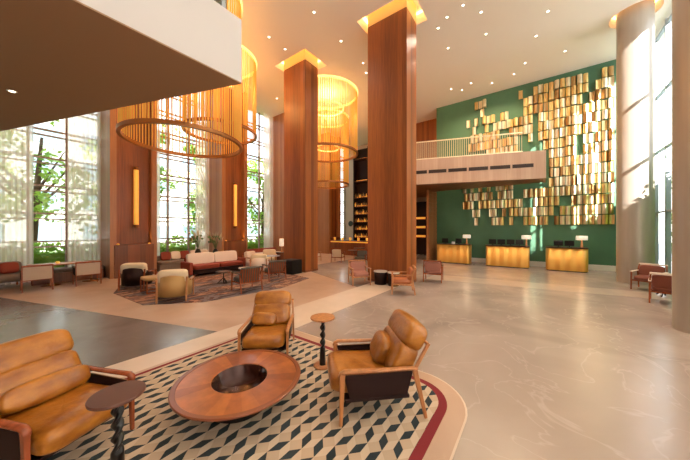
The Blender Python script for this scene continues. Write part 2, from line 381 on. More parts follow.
# piers with panels, fins, slab
pl = ['hidden behind the mezzanine', 'between the table window and the sofa window', 'between the sofa window and the lamp window', 'beside the square wood column', 'next to the bar wall']
for i, (a, b) in enumerate(PIERS):
    t = thing('wall_pier', 'walnut wall pier '+pl[i], 'wall', (0,0,0)); t['kind'] = 'structure'
    MB().box(XG,-13.62,a+.02,b-.02,0,H).obj('recessed_panel', 'wood', t)
    MB().box(XG,XF,a,a+.2,0,H).obj('fin', 'wood_light', t); MB().box(XG,XF,b-.2,b,0,H).obj('fin', 'wood_light', t)
    MB().box(-13.65,XF+.06,a+.12,b-.12,0,1.31).obj('slab', 'wood_dark', t, .01)
sl = ['tall amber tube wall light on the walnut pier by the cream chairs', 'tall amber tube wall light on the walnut pier behind the red sofa', 'tall amber tube wall light on the walnut pier beside the column']
for k, (a, b) in enumerate(PIERS[1:4]):
    y = (a+b)/2+.08
    t = thing('wall_sconce', sl[k], 'lamp', (-13.42,y,2.0), 0, 'amber tube wall lights')
    MB().lathe([(0,.1),(.085,.1),(.085,2.42),(0,2.42)], 20).obj('tube', 'tube_led', t)
    for z in (0,2.4): MB().lathe([(0,z),(.092,z),(.092,z+.12),(0,z+.12)], 20).obj('end_cap', 'bronze', t)
    for z in (.05,2.45): MB().box(-.2,0,-.02,.02,z-.02,z+.02).obj('bracket', 'bronze', t)
    for s, yy in (('near', a+.26), ('far', b-.26)):
        u = tag(MB().lathe([(0,0),(.04,0),(.04,.04),(.03,.045),(0,.045)], 14).obj('uplight', 'amber'), 'small amber uplight on the %s end of the pier slab %s' % (s, ['by the cream chairs','behind the red sofa','beside the square column'][k]), 'light', 'uplights on the pier slabs')
        u.location = (-13.36,yy,1.31)
        light('SPOT', 'uplight_beam', (-13.36,yy,1.38), 60, (1,.5,.15), spot_size=1.2, spot_blend=.8, shadow_soft_size=.03).rotation_euler = (pi,0,0)

# glazed right wall
vs_ = [YB+.05+1.22*k for k in range(19)]; vs_ = [v for v in vs_ if v < YG]
window('window_7', XR, YB, YG, 0, H, vs_, [.15,2.6,5.0,7.2,9.55], 'mullion_grey', th=.07)

for k in range(7):  # unseen blinds, added to stop direct sun and spread it as soft fill
    a = YB+.1+2.72*k
    tag(MB().box(XR-.16,XR-.15,a,min(a+2.72,10.9),.05,H-.02).obj('added_sun_blind','blind'), 'white translucent blind added on the right glazing to diffuse the sun, out of view', 'blind', 'added sun blinds on the right glazing')
# mezzanine over the near left, and the far balcony
mz = [(-3.98,2.48),(-3.98,YB),(-15.0,YB),(-15.0,-1.38)]
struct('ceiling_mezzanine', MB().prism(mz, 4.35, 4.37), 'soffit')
struct('wall_mezzanine', MB().prism(mz, 4.37, 5.42), 'fascia')
t = thing('glass_railing', 'grey glass railing along the top of the white mezzanine edge', 'railing')
MB().box(-4.13,-4.11,YB+.1,2.3,5.42,6.35).obj('glass_panel', 'rail_glass', t)
MB().bar((-4.12,2.3,6.37),(-4.12,YB+.1,6.37),.06,.04).obj('handrail', 'mullion_grey', t)
MB().bar((-4.12,2.25,6.37),(-13,-.86,6.37),.06,.04).obj('handrail', 'mullion_grey', t)
MB().bar((-4.12,2.25,5.89),(-13,-.86,5.89),.02,.9).obj('glass_panel', 'rail_glass', t)
for k in range(6): MB().box(-4.15,-4.09,2.2-1.5*k,2.26-1.5*k,5.42,6.35).obj('post', 'mullion_grey', t)

E = Vector((.35,15.17,0)); C = Vector((-.9437,-.3307,0)); Nn = Vector((.3307,-.9437,0))
Lp = E+C*8.0
struct('wall_balcony', MB().prism([(E.x,E.y),(E.x,16.45),(-5.33,16.45),(-5.33,18.3),(Lp.x,18.3),(Lp.x,Lp.y)], 4.3, 5.59), 'bandwood')
struct('ceiling_balcony', MB().prism([(E.x-.1,E.y+.1),(E.x-.1,16.35),(-5.33,16.35),(-5.33,18.3),(Lp.x+.1,18.3),(Lp.x+.1,Lp.y+.1)], 4.285, 4.3), 'wood_dark')
t = thing('vent_slot_row', 'row of dark horizontal vent slots along the pale balcony front', 'vent')
for k in range(8):
    s0 = .5+.95*k; a = E+C*s0; b = E+C*(s0+.86)
    if s0 < 7: MB().bar(a+Vector((0,0,4.93)), b+Vector((0,0,4.93)), .03, .17).obj('slot', 'line', t)
t = thing('balcony_railing', 'pale gold railing of thin upright bars on the upper balcony', 'railing')
for z in (5.63,6.53):
    MB().bar(E+C*.92-Nn*.08+Vector((0,0,z)), E+C*7.9-Nn*.08+Vector((0,0,z)), .05, .05).obj('rail', 'brass_pale', t)
for k in range(70):
    p = E+C*(.95+.1*k)-Nn*.08
    MB().bar((p.x,p.y,5.6),(p.x,p.y,6.52),.022,.04).obj('baluster', 'cream', t)

# ------------------------------------------------------------------ wall sculpture of curved brass plates
rects = [(90,103,112,140),(90,103,148,178),(100,112,132,160),(113,142,103,127),(125,136,125,150),(112,222,140,182),(100,244,182,240),
 (222,237,80,105),(236,276,98,126),(234,263,125,150),(222,263,150,182),(246,263,180,222),(262,276,70,126),(276,301,62,218),
 (301,378,52,424),(375,411,34,84),(376,388,80,200),(388,478,86,424),(440,478,22,90),(422,442,56,90),(376,390,236,424),
 (232,301,318,424),(213,235,345,395),(92,103,312,392),(102,112,312,330),(102,112,345,400),(112,123,345,425),(122,133,314,400),(133,150,345,376),
 (150,161,312,400),(160,173,330,420),(172,181,312,376),(180,209,310,424),(80,92,366,392),(80,92,322,345),(209,222,378,402)]
cuts = [(376,395,200,236),(325,358,345,371),(300,314,395,424),(237,259,343,371),(314,325,372,395),(392,402,86,110),(228,246,185,240)]
root = thing('wall_sculpture', 'wall sculpture of many curved golden metal plates on the green wall', 'wall art', (0,YG,0))
tiles = []
for i in range(46):
    x = -4.78+.215*i
    for j in range(16):
        z = 2.16+.485*j+.225
        if z+.25 > 9.62: continue
        xo = x+(.1 if j % 2 and x < -1.2 else 0)
        cx = .8049*xo+.5934*(YG-.1); cz = -.5934*xo+.8049*(YG-.1)
        px = 345+F*cx/cz; py = 230-F*(z-EYE)/cz
        X = (px-430)*2.558; Y = (py-60)*2.556
        if not any(a<=X<=b and c<=Y<=d for a,b,c,d in rects) or any(a<=X<=b and c<=Y<=d for a,b,c,d in cuts): continue
        if X < 222 and random.random() < .12: continue
        if xo > XR-.25: continue
        tiles.append((cz, xo, z))
tiles.sort()
def plate(mb, x, z, mi):
    dep = random.choice((.07,.10,.13,.18)); w = .089; n = 7; bulge = random.choice((.035,.05,-.03))
    tilt = random.uniform(-.02,.02)
    f = [(x-w+2*w*k/(n-1), -dep-bulge*sin(pi*k/(n-1))+tilt*(k/(n-1)-.5)*2) for k in range(n)]
    poly = f+[(x+w, -.005-(0)), (x-w,-.005)]
    h = random.uniform(.212,.222); nv = len(poly)
    vs = [(a,b,z-h) for a,b in poly]+[(a,b,z+h) for a,b in poly]
    fs = [(k,(k+1)%nv,nv+(k+1)%nv,nv+k) for k in range(nv)]
    mb.add(vs, fs[:n-1], mi, True); mb.add(vs, fs[n-1:]+[tuple(range(nv))[::-1], tuple(range(nv,2*nv))], mi)
names = ['brass','brass_pale','brass_dark']
rest = MB()
for k, (cz, x, z) in enumerate(tiles):
    mi = random.choices((0,1,2), (5,4.5,.8))[0]
    if k < 100:
        m = MB(); plate(m, x, z, 0); m.obj('plate', names[mi], root)
    else: plate(rest, x, z, mi)
rest.obj('plates', names, root)['kind'] = 'stuff'
print('tiles', len(tiles))

# ------------------------------------------------------------------ chandeliers
def chandelier(x, y, r, zb, label):
    t = thing('ring_chandelier', label, 'chandelier', (x,y,0), 0, 'cylindrical rod chandeliers')
    MB().lathe([(r-.05,H-.07),(r+.05,H-.07),(r+.05,H),(r-.05,H)], 72).obj('ceiling_ring', 'led_soft', t)
    MB().lathe([(r-.05,zb),(r+.05,zb),(r+.05,zb+.11),(r-.05,zb+.11),(r-.05,zb)], 72, smooth=False).obj('lower_ring', 'ring_bronze', t)
    MB().lathe([(r*.55-.03,zb+2.6),(r*.55+.03,zb+2.6),(r*.55+.03,zb+2.66),(r*.55-.03,zb+2.66),(r*.55-.03,zb+2.6)], 48).obj('inner_ring', 'led_soft', t)
    for k in range(3):
        a = 2*pi*k/3+.3
        MB().tube([(r*.55*cos(a),r*.55*sin(a),zb+2.63),(r*.55*cos(a),r*.55*sin(a),H-.02)], .008, 6).obj('hanger', 'bronze', t)
    rod = None
    for k in range(96):
        a = 2*pi*k/96
        if rod is None:
            rod = MB().tube([(0,0,zb+.1),(0,0,H-.03)], .016, 6).obj('rod', 'rod', t); o = rod
        else: o = rod.copy(); COL.objects.link(o); o.parent = t
        o.location = (r*cos(a), r*sin(a), 0)
    light('POINT', 'chandelier_glow', (x,y,zb+2.2), 190, (1,.55,.18), shadow_soft_size=.5)
    light('POINT', 'chandelier_glow', (x,y,H-.8), 460, (1,.50,.15), shadow_soft_size=.3)
chandelier(-9.26,3.77,1.68,4.72,'gold rod ring chandelier nearest, hanging lowest in front of the mezzanine edge')
chandelier(-11.55,6.18,1.5,6.26,'gold rod ring chandelier seen just behind the nearest one')
chandelier(-9.66,11.33,1.75,6.2,'gold rod ring chandelier between the two square wood columns')
chandelier(-11.77,13.93,1.45,5.0,'gold rod chandelier lowest and farthest, its ring hanging before the bar')

# ------------------------------------------------------------------ downlights
dl = [(269,37,'above the lounge left of the first square column'),(285,49,'closest to the top of the square column by the lounge'),(314,12,'near the top edge between the two square columns'),
 (341,41,'midway between the two square columns'),(363,63,'left of the tall central column'),(438,28,'just right of the tall central column'),(463,5,'nearest the top edge right of the central column'),
 (481,12,'second from the top edge right of the central column'),(447,17,'highest of the pair close to the central column'),(486,34,'alone in the middle of the cream ceiling'),(448,48,'over the near end of the balcony rail'),
 (548,11,'farthest to the right near the top edge'),(525,63,'over the left part of the golden plates'),(514,74,'close to the green wall above the plates'),(471,83,'above the balcony rail, right of three'),
 (462,90,'above the balcony rail, middle of three'),(451,89,'above the balcony rail, left of three'),(565,51,'near the green wall, farthest right'),(492,83,'over the small plates by the balcony'),(536,36,'between the far cluster and the right edge lights')]
for px, py, w in dl:
    x, y = on_plane(px, py, H)
    if not (-14.6 < x < 3.7 and -5 < y < 19): continue
    t = thing('ceiling_downlight', 'small round ceiling downlight '+w, 'light', (x,y,H), 0, 'recessed ceiling downlights')
    MB().lathe([(.04,-.012),(.06,-.012),(.065,0)], 20).obj('trim_ring', 'white_base', t)
    MB().disc(.04,-.006,20,up=False).obj('lens', 'down_led', t)
    s = light('SPOT', 'downlight_beam', (x,y,H-.03), (700 if y > 12.5 else 260), ((1,.72,.42) if y > 12.5 else (1,.82,.64)), spot_size=2.3, spot_blend=.9, shadow_soft_size=.08)
for x, y in ((-6.5,-2.0),(-2.5,-3.5),(1.2,-2.0),(1.0,2.4),(-1.2,1.0),(-2.2,4.6),(1.0,6.0),(-.5,9.0),(-7,2.9),(-6.6,5.9),(-11.8,1.0),(-12.4,10.0),(-6.8,11.0)):  # extra downlights added to fill the room with light
    if y < 2.45 and x < -4: continue
    t = thing('ceiling_downlight', 'small round ceiling downlight added for fill', 'light', (x,y,H), 0, 'ceiling downlights added for fill')
    MB().lathe([(.04,-.012),(.06,-.012),(.065,0)], 20).obj('trim_ring', 'white_base', t)
    MB().disc(.04,-.006,20,up=False).obj('lens', 'down_led', t)
    light('SPOT', 'downlight_beam', (x,y,H-.03), 380, (1,.84,.66), spot_size=2.2, spot_blend=.9, shadow_soft_size=.08)
x, y = on_plane(12, 91, 4.35)
t = thing('soffit_downlight', 'single small round downlight in the brown underside of the mezzanine', 'light', (x,y,4.35))
MB().lathe([(.04,-.01),(.06,-.01),(.065,0)], 20).obj('trim_ring', 'white_base', t); MB().disc(.04,-.006,20,up=False).obj('lens', 'down_led', t)
light('SPOT', 'downlight_beam', (x,y,4.32), 120, (1,.75,.5), spot_size=2.0, spot_blend=.9, shadow_soft_size=.05)

# ------------------------------------------------------------------ foreground: rug
rug = thing('geometric_rug', 'large rug of slate and cream lozenges with red border under the leather chairs', 'rug', (0,0,.006))
RX0,RX1,RY0,RY1 = -4.22,-.76,-1.4,3.23
bord = rounded(RX0,RX1,RY0,RY1,.44,(1,0,0,1),12)
inn = rounded(RX0+.06,RX1-.09,RY0+.06,RY1-.075,.36,(1,0,0,1),12)
m = MB(); n = len(bord)
m.add([(x,y,.006) for x,y in bord]+[(x,y,.006) for x,y in inn]+[(x,y,0) for x,y in bord], [(i,(i+1)%n,n+(i+1)%n,n+i) for i in range(n)]+[(2*n+i,2*n+(i+1)%n,(i+1)%n,i) for i in range(n)])
m.obj('border', 'rug_red', rug)
def clip(poly, cl):
    out = poly
    for i in range(len(cl)):
        a = cl[i]; b = cl[(i+1)%len(cl)]; inp = out; out = []
        side = lambda p: (b[0]-a[0])*(p[1]-a[1])-(b[1]-a[1])*(p[0]-a[0])
        for k in range(len(inp)):
            p, q = inp[k], inp[(k+1)%len(inp)]; sp_, sq_ = side(p), side(q)
            if sp_ >= 0: out.append(p)
            if (sp_ >= 0) != (sq_ >= 0): tt = sp_/(sp_-sq_); out.append((p[0]+(q[0]-p[0])*tt, p[1]+(q[1]-p[1])*tt))
        if len(out) < 3: return None
    return out
m = MB(); w, a_, b_ = .142, .12, .075
for r_ in range(-3,28):
    for c_ in range(-2,27):
        cx = RX0+.03+c_*w+(w/2 if r_ % 2 else 0); cy = RY0+r_*(a_+b_)
        Lf = [(-w/2,a_/2),(-w/2,-a_/2),(0,-a_/2-b_),(0,a_/2-b_)]; Rf = [(0,a_/2-b_),(0,-a_/2-b_),(w/2,-a_/2),(w/2,a_/2)]; Tf = [(-w/2,a_/2),(0,a_/2-b_),(w/2,a_/2),(0,a_/2+b_)]
        for q, mi in ((Lf, 2 if r_ % 2 == 0 else 1),(Rf, 1 if r_ % 2 == 0 else 2),(Tf,0)):
            p = clip([(cx+u,cy+v) for u,v in q], inn)
            if p: m.add([(x,y,.0055) for x,y in p], [tuple(range(len(p)))], mi)
m.obj('field', ['rug_tan','rug_cream','rug_dark'], rug)

# coffee table
t = thing('coffee_table', 'round wooden coffee table with radial planks and a dark dished centre', 'table', (-2.58,1.59,.012)); t.scale = (1.03,1.03,.82)
sec = [random.randrange(4) for _ in range(24)]
m = MB().lathe([(.27,.358),(.28,.368),(.575,.368)], 96, sector=lambda k,i: sec[k//4], smooth=False)
m.obj('table_top', ['plank0','plank1','plank2','plank3'], t)
MB().lathe([(.575,.368),(.58,.374),(.618,.374),(.626,.368),(.624,.35),(.59,.325),(.50,.305),(.27,.30)], 96, smooth=False).obj('rim', 'rim', t)
MB().lathe([(.272,.360),(.262,.35),(.245,.27),(.20,.19),(.11,.15),(0,.14)], 64).obj('bowl', 'bowl', t)
MB().lathe([(.0,.0),(.27,0),(.29,.02),(.30,.12),(.36,.26),(.44,.304)], 64).obj('drum_base', 'matte_black', t)

# side tables with twisted stems
def side_table(x, y, label, top_m):
    t = thing('side_table', label, 'table', (x,y,.012), 0, 'small round side tables with twisted black stems')
    MB().lathe([(0,.655),(.16,.655),(.168,.66),(.17,.672),(.166,.68),(0,.68)], 48, smooth=False).obj('table_top', top_m, t)
    m = MB(); n = 20; L_ = 60; vs = []
    for i in range(L_+1):
        z = .02+.63*i/L_
        for k in range(n):
            a = 2*pi*k/n
            if z < .26: r = .046-.03*z+.002*cos(4*a)
            else: r = .026+.014*cos(2*a-z*62)
            vs.append((r*cos(a), r*sin(a), z))
    m.add(vs, [(i*n+k,i*n+(k+1)%n,(i+1)*n+(k+1)%n,(i+1)*n+k) for i in range(L_) for k in range(n)], 0, True)
    m.obj('stem', 'black_metal', t)
    MB().lathe([(0,0),(.125,0),(.128,.008),(.12,.018),(.04,.022),(0,.022)], 40).obj('foot', 'frame_wood', t)
side_table(-2.40,2.73,'small round side table with twisted black stem between two leather armchairs','frame_wood')
side_table(-2.50,.55,'small round side table with brown top beside the near left leather armchair','dark_top')

# leather armchair
def leather_chair(wood, label, loc, rz, seed, pil):
    t = thing('leather_armchair', label, 'armchair', loc, rz, 'tan leather armchairs on the patterned rug')
    W = .35
    for s in (-1,1):
        MB().bar((s*W,-.40,0),(s*W,-.385,.50),.028,.032,w2=.036,d2=.055,up=(0,1,0)).obj('leg', wood, t, .008)
        MB().bar((s*W,.46,0),(s*W,.34,.50),.028,.032,w2=.036,d2=.055,up=(0,1,0)).obj('leg', wood, t, .008)
        m = MB(); P = [(s*W,-.415,.475),(s*W,-.40,.505),(s*W,-.36,.522),(s*W,0,.512),(s*W,.30,.512),(s*W,.37,.505)]
        m.tube(P, [.020,.026,.030,.029,.028,.024], 12, sq=.6); m.obj('armrest', wood, t)
        MB().bar((s*W,.345,.50),(s*(W-.02),.50,.74),.026,.034,up=(0,1,0)).obj('back_post', wood, t, .007)
        m = MB().add([(s*(W-.012),-.37,.475),(s*(W-.012),.33,.475),(s*(W-.012),.27,.25),(s*(W-.012),-.31,.235),
                      (s*(W-.028),-.37,.475),(s*(W-.028),.33,.475),(s*(W-.028),.27,.25),(s*(W-.028),-.31,.235)],
                     [(0,1,2,3),(7,6,5,4),(0,4,5,1),(1,5,6,2),(2,6,7,3),(3,7,4,0)]); m.obj('side_panel', 'dark_leather', t)
        MB().tube([(s*(W-.02),-.375,.47),(s*(W-.02),.335,.472)], .008, 8).obj('side_rod', 'bronze', t)
    MB().bar((-W,.50-.02,.74),(W,.50-.02,.74),.026,.026).obj('back_rail', wood, t, .006)
    MB().box(-.33,.33,-.36,.30,.2,.235).obj('seat_base', 'dark_leather', t, .01)
    MB().cushion(.62,.74,.22,TR(0,-.13,.345,rx=radians(-3)),.3,20,.009,seed,e2=.5,sag=.02).obj('seat_cushion', 'leather', t)
    MB().cushion(.62,.25,.36,TR(0,.26,.545,rx=radians(-26)),.38,20,.008,seed+1,e2=.4).obj('back_cushion', 'leather', t)
    MB().cushion(.63,.24,.29,TR(0,.385,.775,rx=radians(-30)),.4,20,.007,seed+2,e2=.55).obj('headrest', 'leather', t)
    MB().cushion(pil[1],.15,pil[2],TR(pil[0],.10,.42+pil[2]*.48,rx=radians(-24),ry=radians(4)),.5,18,.008,seed+3,e2=.6).obj('pillow', 'leather', t)
    return t
leather_chair('frame_wood','tan leather armchair standing alone at the back of the rug, facing the camera',(-3.31,2.52,.012),face(.66,-.75),1,(-.09,.40,.21)).scale = (.94,.94,.94)
leather_chair('frame_wood','tan leather armchair seen from its side with dark leather panel at right of the table',(-1.47,2.52,.012),face(-.72,-.69),5,(-.05,.36,.30))
leather_chair('frame_red','large near tan leather armchair with red brown armrests cut by the photo edge',(-3.32,.31,.012),face(.92,.38),9,(.02,.58,.21))

# ------------------------------------------------------------------ lounge furniture
def barrel_chair(x, y, rz, label, cush, shell, wood, grp=None):
    t = thing('barrel_armchair', label, 'armchair', (x,y,.0105), rz, grp)
    m = MB(); n = 16; vs = []
    for k in range(n+1):
        a = radians(-20+220*k/n); rx, ry = .36, .34
        back = max(0, sin(a))
        for (rr, z) in ((1.0,.12),(1.04,.46+.2*back),(.93,.46+.2*back),(.9,.12)):
            vs.append((rx*rr*cos(a), .04+ry*rr*sin(a), z))
    m.add(vs, [(4*k+j,4*k+(j+1)%4,4*k+4+(j+1)%4,4*k+4+j)[::-1] for k in range(n) for j in range(4)], 0, True)
    m.add(vs[:4], [(0,1,2,3)]); m.add(vs[-4:], [(3,2,1,0)])
    m.obj('shell', shell, t)
    t.scale = (1.12,1.1,1.04)
    MB().cushion(.6,.62,.22,TR(0,-.05,.33),.4,12).obj('seat_cushion', cush, t)
    MB().cushion(.62,.2,.36,TR(0,.22,.62,rx=radians(-8)),.4,12).obj('back_cushion', cush, t)
    for sx in (-1,1):
        MB().bar((sx*.36,-.28,0),(sx*.36,-.24,.5),.035,.045).obj('leg', wood, t, .006)
        MB().bar((sx*.29,.40,0),(sx*.30,.34,.62),.035,.045).obj('leg', wood, t, .006)
        MB().bar((sx*.36,-.30,.51),(sx*.34,.20,.52),.06,.03).obj('armrest', wood, t, .006)
    return t
def wood_armchair(x, y, rz, label, cush, wood, grp=None, arm_top=None, slats=0, w=.62, backh=.78):
    t = thing('slat_back_armchair' if slats else 'wood_armchair', label, 'armchair', (x,y,.006), rz, grp); W = w/2
    for s in (-1,1):
        MB().bar((s*W,-.30,0),(s*W,-.27,.56),.03,.035,w2=.036,d2=.045).obj('leg', wood, t, .005)
        MB().bar((s*W,.36,0),(s*W,.27,.56),.03,.035,w2=.036,d2=.045).obj('leg', wood, t, .005)
        MB().bar((s*W,-.33,.57),(s*W,.32,.57),.055,.03).obj('armrest', arm_top or wood, t, .008)
        MB().bar((s*W,.27,.55),(s*(W-.02),.36,backh),.028,.035).obj('back_post', wood, t, .005)
    MB().box(-W,W,-.28,.28,.27,.31).obj('seat_frame', wood, t, .005)
    MB().cushion(w-.06,.58,.15,TR(0,-.02,.37),.35,10).obj('seat_cushion', cush, t)
    MB().cushion(w-.06,.13,.36,TR(0,.25,.58,rx=radians(-14)),.35,10).obj('back_cushion', cush, t)
    if slats:
        for k in range(slats):
            x_ = -W+.04+(w-.08)*k/(slats-1)
            MB().bar((x_,.33,.28),(x_,.385,backh-.02),.028,.016,up=(0,1,0)).obj('slat', wood, t)
    MB().bar((-W,.37,backh),(W,.37,backh),.06,.05).obj('top_rail', arm_top or wood, t, .01)
    return t
def dining_chair(x, y, rz, label, grp):
    t = thing('dining_armchair', label, 'chair', (x,y,.0), rz, grp); W = .31
    for s in (-1,1):
        MB().bar((s*W,-.26,0),(s*W,-.25,.62),.03,.035).obj('leg', 'frame_red', t, .005)
        MB().bar((s*W,.30,0),(s*W,.26,.80),.03,.04).obj('leg', 'frame_red', t, .005)
        MB().bar((s*W,-.28,.63),(s*W,.27,.65),.05,.028).obj('armrest', 'frame_red', t, .006)
        MB().box(s*W-.012,s*W+.012,-.24,.24,.36,.6).obj('side_panel', 'dark_leather', t)
    MB().box(-W,W,.245,.275,.36,.76).obj('back_panel', 'beige', t, .01)
    MB().bar((-W-.015,.265,.79),(W+.015,.265,.79),.05,.06).obj('top_rail', 'frame_red', t, .01)
    MB().cushion(.56,.5,.14,TR(0,-.02,.43),.35,10).obj('seat_cushion', 'red_fab', t)
    MB().box(-W+.02,W-.02,-.25,.25,.33,.37).obj('seat_frame', 'frame_red', t)
    return t

# table by the first window
g = 'chairs along the long wooden window table'
dining_chair(-12.75,.84,face(-1,0),'pale backed wooden armchair at the long window table, nearer one',g)
dining_chair(-12.75,1.98,face(-1,0),'pale backed wooden armchair at the long window table, next to the walnut pier',g)
t = thing('window_table', 'long narrow wooden table with pedestals under the first garden window', 'table', (-13.45,1.3,0))
MB().box(-.38,.38,-.62,1.05,.70,.74).obj('table_top', 'frame_wood', t, .01)
for y in (-.1,.9):
    MB().lathe([(.035,.03),(.03,.1),(.03,.70)], 16, c=(0,y,0)).obj('pedestal', 'bronze', t)
    MB().lathe([(0,0),(.24,0),(.24,.02),(.04,.04),(0,.04)], 28, c=(0,y,0)).obj('foot', 'bronze', t)
tag(MB().lathe([(0,.0),(.04,0),(.05,.02),(.045,.07),(0,.07)], 16).obj('tea_light', 'amber'), 'small glowing candle cup on the long window table', 'candle').location = (-13.4,1.35,.742)
t = thing('window_bench', 'low cushioned bench running under the first garden window', 'bench', (-14.1,1.75,0))
MB().box(-.24,.24,-.95,.9,0,.36).obj('base', 'wood_dark', t, .01)
MB().cushion(.48,1.85,.14,TR(0,0,.42),.2,10).obj('seat_cushion', 'grey_fab', t)
barrel_chair(-13.95,.33,face(.95,.3),'grey upholstered tub chair at the near end of the window table','grey_fab','grey_fab','frame_red')
for k, (x, y, c, l) in enumerate([(-12.98,-.12,'red_fab','square rust red cushion in the grey tub chair by the window table')]):
    o = tag(MB().cushion(.42,.14,.36,None,.5,12).obj('throw_cushion', c), l, 'cushion'); o.location = (-13.95,.33,.66); o.rotation_euler = (radians(-12),0,face(.95,.3))

# lounge rug
mr, nt, b = new_mat('brushed_rug'); N = nt.nodes.new; L = nt.links.new
tc = N('ShaderNodeTexCoord'); mp = N('ShaderNodeMapping'); mp.inputs['Scale'].default_value = (1.7,.55,1); mp.inputs['Rotation'].default_value = (0,0,.35)
L(tc.outputs['Object'], mp.inputs['Vector']); no = N('ShaderNodeTexNoise'); no.inputs['Scale'].default_value = 1.3; no.inputs['Detail'].default_value = 4; no.inputs['Distortion'].default_value = 1.2; L(mp.outputs[0], no.inputs['Vector'])
rp = N('ShaderNodeValToRGB'); rp.color_ramp.interpolation = 'CONSTANT'; el = rp.color_ramp.elements
el[0].position = 0; el[0].color = (.05,.022,.018,1); el[1].position = .40; el[1].color = (.15,.12,.125,1)
for p, c in ((.47,(.09,.035,.025,1)),(.53,(.36,.18,.11,1)),(.58,(.12,.06,.045,1)),(.64,(.40,.24,.16,1))):
    e_ = el.new(p); e_.color = c
L(no.outputs[0], rp.inputs[0]); L(rp.outputs[0], b.inputs['Base Color']); b.inputs['Roughness'].default_value = .95
rp_ = [(-11.9,2.75),(-10.2,2.15),(-8.0,2.25),(-7.05,3.3),(-6.7,5.6),(-7.2,7.4),(-9.8,7.9),(-12.2,7.4)]
tag(MB().prism(rp_, .0, .009).obj('lounge_rug', mr), 'dark brown and grey brush stroke rug under the red sofa group', 'rug')

cg = 'cream cushioned armchairs on the brushed rug'
barrel_chair(-10.6,2.85,face(-.8,.6),'cream topped dark shell armchair in front of the walnut pier','cream','dark_leather','frame_red',cg).location.z = .01
barrel_chair(-8.05,3.0,face(-.85,.5),'cream and ochre armchair seen from behind, nearest on the brushed rug','cream','ochre','frame_wood',cg).location.z = .01
t = thing('ottoman_table', 'low ochre topped square stool between the two cream armchairs', 'stool', (-9.5,2.95,.01))
MB().cushion(.6,.55,.1,TR(0,0,.42),.25,10).obj('top', 'ochre', t)
for sx in (-1,1):
    for sy in (-1,1): MB().bar((sx*.27,sy*.25,0),(sx*.27,sy*.25,.38),.035).obj('leg', 'frame_red', t)
    MB().bar((sx*.27,-.25,.02),(sx*.27,.25,.02),.03,.03).obj('runner', 'frame_red', t)
# red sofa
t = thing('long_sofa', 'long rust red sofa with pale pink white back cushions', 'sofa', (-11.45,5.87,.01), face(1,0))
MB().box(-1.1,1.1,-.42,.42,.10,.27).obj('base', 'dark_leather', t, .02)
for k in range(2): MB().cushion(1.08,.80,.18,TR(-.55+1.1*k,-.05,.37),.2,12).obj('seat_cushion', 'red_fab', t)
MB().box(-1.1,1.1,.36,.46,.3,.74).obj('backrest', 'red_fab', t, .02)
for s in (-1,1): MB().box(s*1.17-.07,s*1.17+.07,-.40,.46,.10,.58).obj('armrest', 'red_fab', t, .03)
for k in range(2): MB().cushion(1.1,.24,.5,TR(-.55+1.1*k,.20,.66,rx=radians(-12)),.3,12).obj('back_cushion', 'white_fab', t)
for sx in (-1,1):
    for sy in (-1,1): MB().bar((sx*1.05,sy*.35,0),(sx*1.05,sy*.35,.1),.05).obj('leg', 'frame_red', t)
# window banquette in bay 2
t = thing('window_banquette', 'grey brown banquette sofa under the window behind the long red sofa', 'sofa', (-13.6,5.65,0), face(1,0))
MB().box(-1.3,1.3,-.35,.4,.05,.36).obj('base', 'grey_fab', t, .02)
MB().cushion(2.55,.68,.16,TR(0,-.02,.42),.2,12).obj('seat_cushion', 'grey_fab', t)
MB().box(-1.3,1.3,.36,.46,.3,.72).obj('backrest', 'grey_fab', t, .03)
for k, (y, c, l) in enumerate([(4.75,'red_fab','rust red cushion'),(5.15,'white_fab','pale pink cushion'),(5.55,'red_fab','rust red cushion'),(6.0,'white_fab','pale pink cushion'),(6.45,'white_fab','pale pink cushion')]):
    pos = ['at the near end of the window banquette','second from the near end of the window banquette','in the middle of the window banquette','fourth along the window banquette','at the far end of the window banquette'][k]
    o = tag(MB().cushion(.42,.15,.40,None,.5,12).obj('throw_cushion', c), '%s %s' % (l, pos), 'cushion', 'cushions on the window banquette')
    o.location = (-13.78,y,.70); o.rotation_euler = (radians(-15),0,face(1,0))
# console and vases behind the sofa
t = thing('console_table', 'narrow dark console table behind the long red sofa', 'table', (-12.4,5.95,0))
MB().box(-.2,.2,-.8,.8,.70,.74).obj('table_top', 'blacktop', t, .005)
for sx in (-1,1):
    for sy in (-1,1): MB().bar((sx*.17,sy*.75,0),(sx*.17,sy*.75,.70),.035).obj('leg', 'black_metal', t)
def vase(x, y, r, h, label):
    t = thing('grass_vase', label, 'vase', (x,y,.741), 0, 'dark vases of dried grass on the console')
    MB().lathe([(0,0),(r*.7,0),(r,h*.35),(r*.9,h*.7),(r*.5,h*.9),(r*.6,h),(r*.5,h)], 24).obj('body', 'black', t)
    for k in range(30):
        a = random.random()*2*pi; l = random.uniform(.35,.7); tl = random.uniform(.05,.34)
        p0 = Vector((0,0,h*.9)); p2 = Vector((tl*cos(a),tl*sin(a),h+l)); p1 = (p0+p2)/2+Vector((0,0,.07))
        MB().tube([p0,p1,p2], .004, 5).obj('stem', 'stem', t)
        if k % 2: MB().tube([p2-Vector((0,0,.02)),p2+Vector((.02*cos(a),.02*sin(a),.1)),p2+Vector((.08*cos(a),.08*sin(a),.22))], [.006,.022,.004], 6).obj('plume', 'plume', t)
        else: MB().cushion(.16,.03,.09,Matrix.Translation(p2-Vector((0,0,.1))) @ Matrix.Rotation(a,4,'Z'),1.0,6).obj('leaf', 'stem', t)
vase(-12.4,5.55,.13,.30,'dark round vase of dried grasses, nearer on the console')
vase(-12.4,6.35,.12,.26,'dark round vase of pale plumes, farther on the console')

